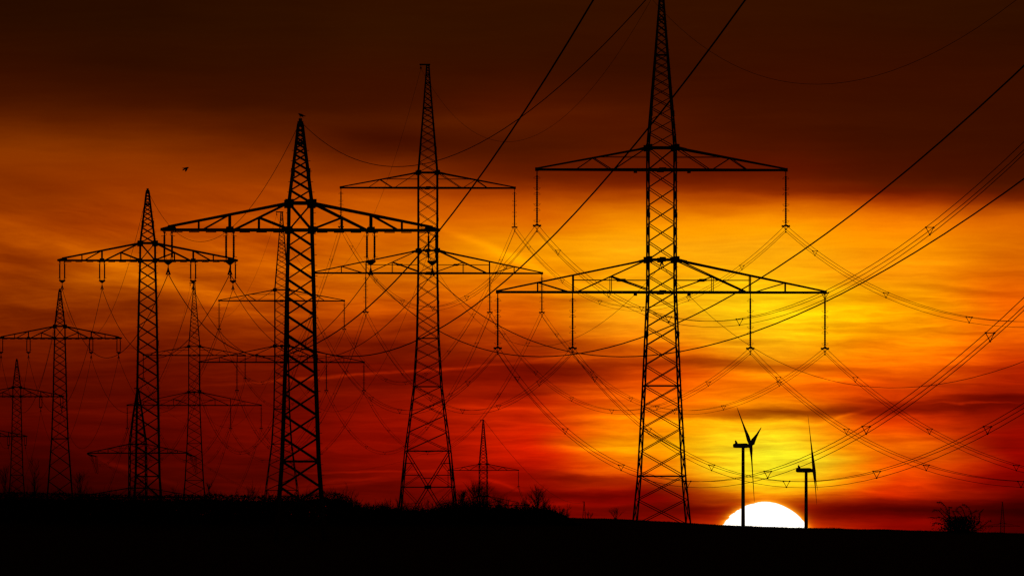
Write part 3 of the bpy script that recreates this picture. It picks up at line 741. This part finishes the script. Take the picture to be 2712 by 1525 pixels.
def bare_tree(c, top, Y, width, label, seed, slim=.3, dens=(4, 6), trunk=.35, name='bare_tree', r=.03):
    rnd = random.Random(seed); base = px(c, 0, Y); base.z = ground_z(base.x, Y)-.1; H = px(c, top, Y).z-base.z
    root = empty(name, base, 0, label, 'tree'); t = MB(); b = MB()
    t.tube([base, base+Vector((.02, 0, H*trunk)), base+Vector((.0, .03, H*.62)), base+Vector((.03, 0, H*.95))], [.09, .07, .04, .012], 7)
    for k in range(26):
        u = rnd.uniform(trunk*.85, .92); p = base+Vector((0, 0, H*u))
        d = Vector((rnd.uniform(-1, 1)*slim*2, rnd.uniform(-1, 1)*slim*2, 1)).normalized()
        twigs(b, rnd, p, d, min(H*(1-u)*.9, width*K*Y*.9)+.15, r*.8, 2, .5, 0, dens)
    t.build('trunk', BARK, root, base); b.build('crown', BARK, root, base)
bare_tree(1425, 1299, 840, 34, 'tallest bare tree with a vase-shaped crown, above the right end of hedge', 3, .30, (3, 5), .30)
bare_tree(92, 1226, 1100, 30, 'slender bare tree left of the third single-arm pylon', 4, .12, (3, 5), .3)
bare_tree(14, 1244, 1100, 34, 'wispy bare tree at the far left edge below the small pylon', 6, .22, (3, 5), .25)
bare_tree(212, 1262, 1080, 40, 'wispy bare tree right of the third single-arm pylon foot', 7, .25, (3, 5), .25)
bare_tree(553, 1285, 900, 14, 'thin bare sapling right of the slim double-arm pylon', 8, .2, (3, 4), .3)
bare_tree(1265, 1296, 860, 50, 'dense round-topped bare tree in front of the small hazy pylon', 9, .4, (4, 6), .2)
bare_tree(1226, 1310, 860, 22, 'narrow bare tree between second double-arm pylon and hazy pylon', 10, .22, (4, 6), .2)

def tuft(c, top, Y, label, seed, n=10, sp=.35):
    rnd = random.Random(seed); base = px(c, 0, Y); base.z = ground_z(base.x, Y)-.05; H = px(c, top, Y).z-base.z
    root = empty('bare_shrub', base, 0, label, 'shrub'); b = MB(); s = MB()
    for k in range(n):
        d = Vector((rnd.gauss(0, sp), rnd.gauss(0, sp), 1)).normalized(); p = base.copy()
        s.tube([p, p+d*H*.25], [.02, .015], 5); twigs(b, rnd, p+d*H*.2, d, H*.6, .014, 2, .45, 0, (3, 5))
    s.box(base, .16, .16, .12); s.build('stem', BARK, root, base); b.build('crown', BARK, root, base)
tuft(1630, 1345, 880, 'small bare tuft of twigs left of the tallest pylon foot', 21, 14, .4)
tuft(1560, 1356, 880, 'lowest sparse twig tuft just right of the hedge end', 22, 9, .4)

def windblown_bush():
    Y = 865; rnd = random.Random(31); m = 1/8.256
    base = px(2545, 0, Y); base.z = ground_z(base.x, Y)-.05
    root = empty('windblown_bush', base, 0, 'wild bush with stems bent over to the left, near the right edge', 'bush')
    stems = [[(1000,1080),(950,900),(920,700),(890,580),(830,470),(740,400),(700,412)],[(1000,1080),(960,800),(950,650),(945,530),(1000,515)],
     [(1200,1080),(1290,820),(1290,690),(1200,505),(1115,555),(1120,595)],[(1300,1080),(1420,800),(1430,690),(1390,560),(1310,470),(1240,460)],
     [(1050,1080),(930,840),(800,680),(690,570),(600,592)],[(1000,1080),(880,830),(780,745),(640,742),(540,730)],[(980,1080),(860,920),(760,880),(640,850),(615,905)],
     [(1350,1080),(1560,880),(1595,760),(1600,650),(1665,568)],[(1400,1080),(1620,960),(1720,890),(1860,790)],[(1100,1080),(1090,860),(1080,700),(1030,610)],
     [(1150,1080),(1200,860),(1330,720),(1500,610),(1560,600)],[(1000,1080),(870,980),(740,1000)],[(1250,1080),(1260,800),(1150,640),(1010,590)],[(1100,1080),(980,760),(860,640),(760,545)],[(1300,1080),(1480,850),(1500,700)]]
    st = MB(); lf = MB()
    for s in stems:
        y0 = rnd.uniform(-1.0, 1.0); pts = []
        for i, (a, q) in enumerate(s):
            p = px(2400+a*m, 1280+q*m, Y); p.y += y0*i/len(s)+rnd.uniform(-.1, .1); pts.append(p)
        fine = []
        for i in range(len(pts)-1):
            p0, p1, p2, p3 = pts[max(i-1, 0)], pts[i], pts[i+1], pts[min(i+2, len(pts)-1)]
            for k in range(4):
                t = k/4; fine.append(.5*((2*p1)+(p2-p0)*t+(2*p0-5*p1+4*p2-p3)*t*t+(3*p1-p0-3*p2+p3)*t**3))
        fine.append(pts[-1]); n = len(fine)
        st.tube(fine, [.035*(1-i/n)+.012 for i in range(n)], 5)
        for i, p in enumerate(fine):
            if i < 3: continue
            for k in range(7):
                d = Vector((rnd.gauss(-.25, .6), rnd.gauss(0, .6), rnd.gauss(-.15, .5))); ln = rnd.uniform(.06, .24)
                w = d.orthogonal().normalized()*ln*.14; e = p+d*ln; q = (p+e)/2
                lf.add([p, q+w, e, q-w], [(0, 1, 2, 3)])
    for i in range(6500):
        u, v = rnd.gauss(1190, 190), rnd.uniform(720, 1080)
        if v < 800 and rnd.random() < .5: continue
        p = px(2400+u*m, 1280+v*m, Y)+Vector((0, rnd.uniform(-.9, .9), 0)); d = Vector((rnd.gauss(0, 1), rnd.gauss(0, 1), rnd.gauss(.2, .8))).normalized(); ln = rnd.uniform(.06, .2)
        w = d.orthogonal().normalized()*ln*.3; e = p+d*ln; q = (p+e)/2; lf.add([p, q+w, e, q-w], [(0, 1, 2, 3)])
    for k in range(12):
        p = px(rnd.uniform(2495, 2620), 0, Y); p.z = ground_z(p.x, Y)
        twigs(lf, rnd, p, Vector((rnd.gauss(-.1, .4), rnd.gauss(0, .3), 1)).normalized(), rnd.uniform(.35, .9), .015, 2, .6, .03, (3, 4))
    st.build('stem', BARK, root, base); lf.build('foliage', LEAF, root, base)
windblown_bush()
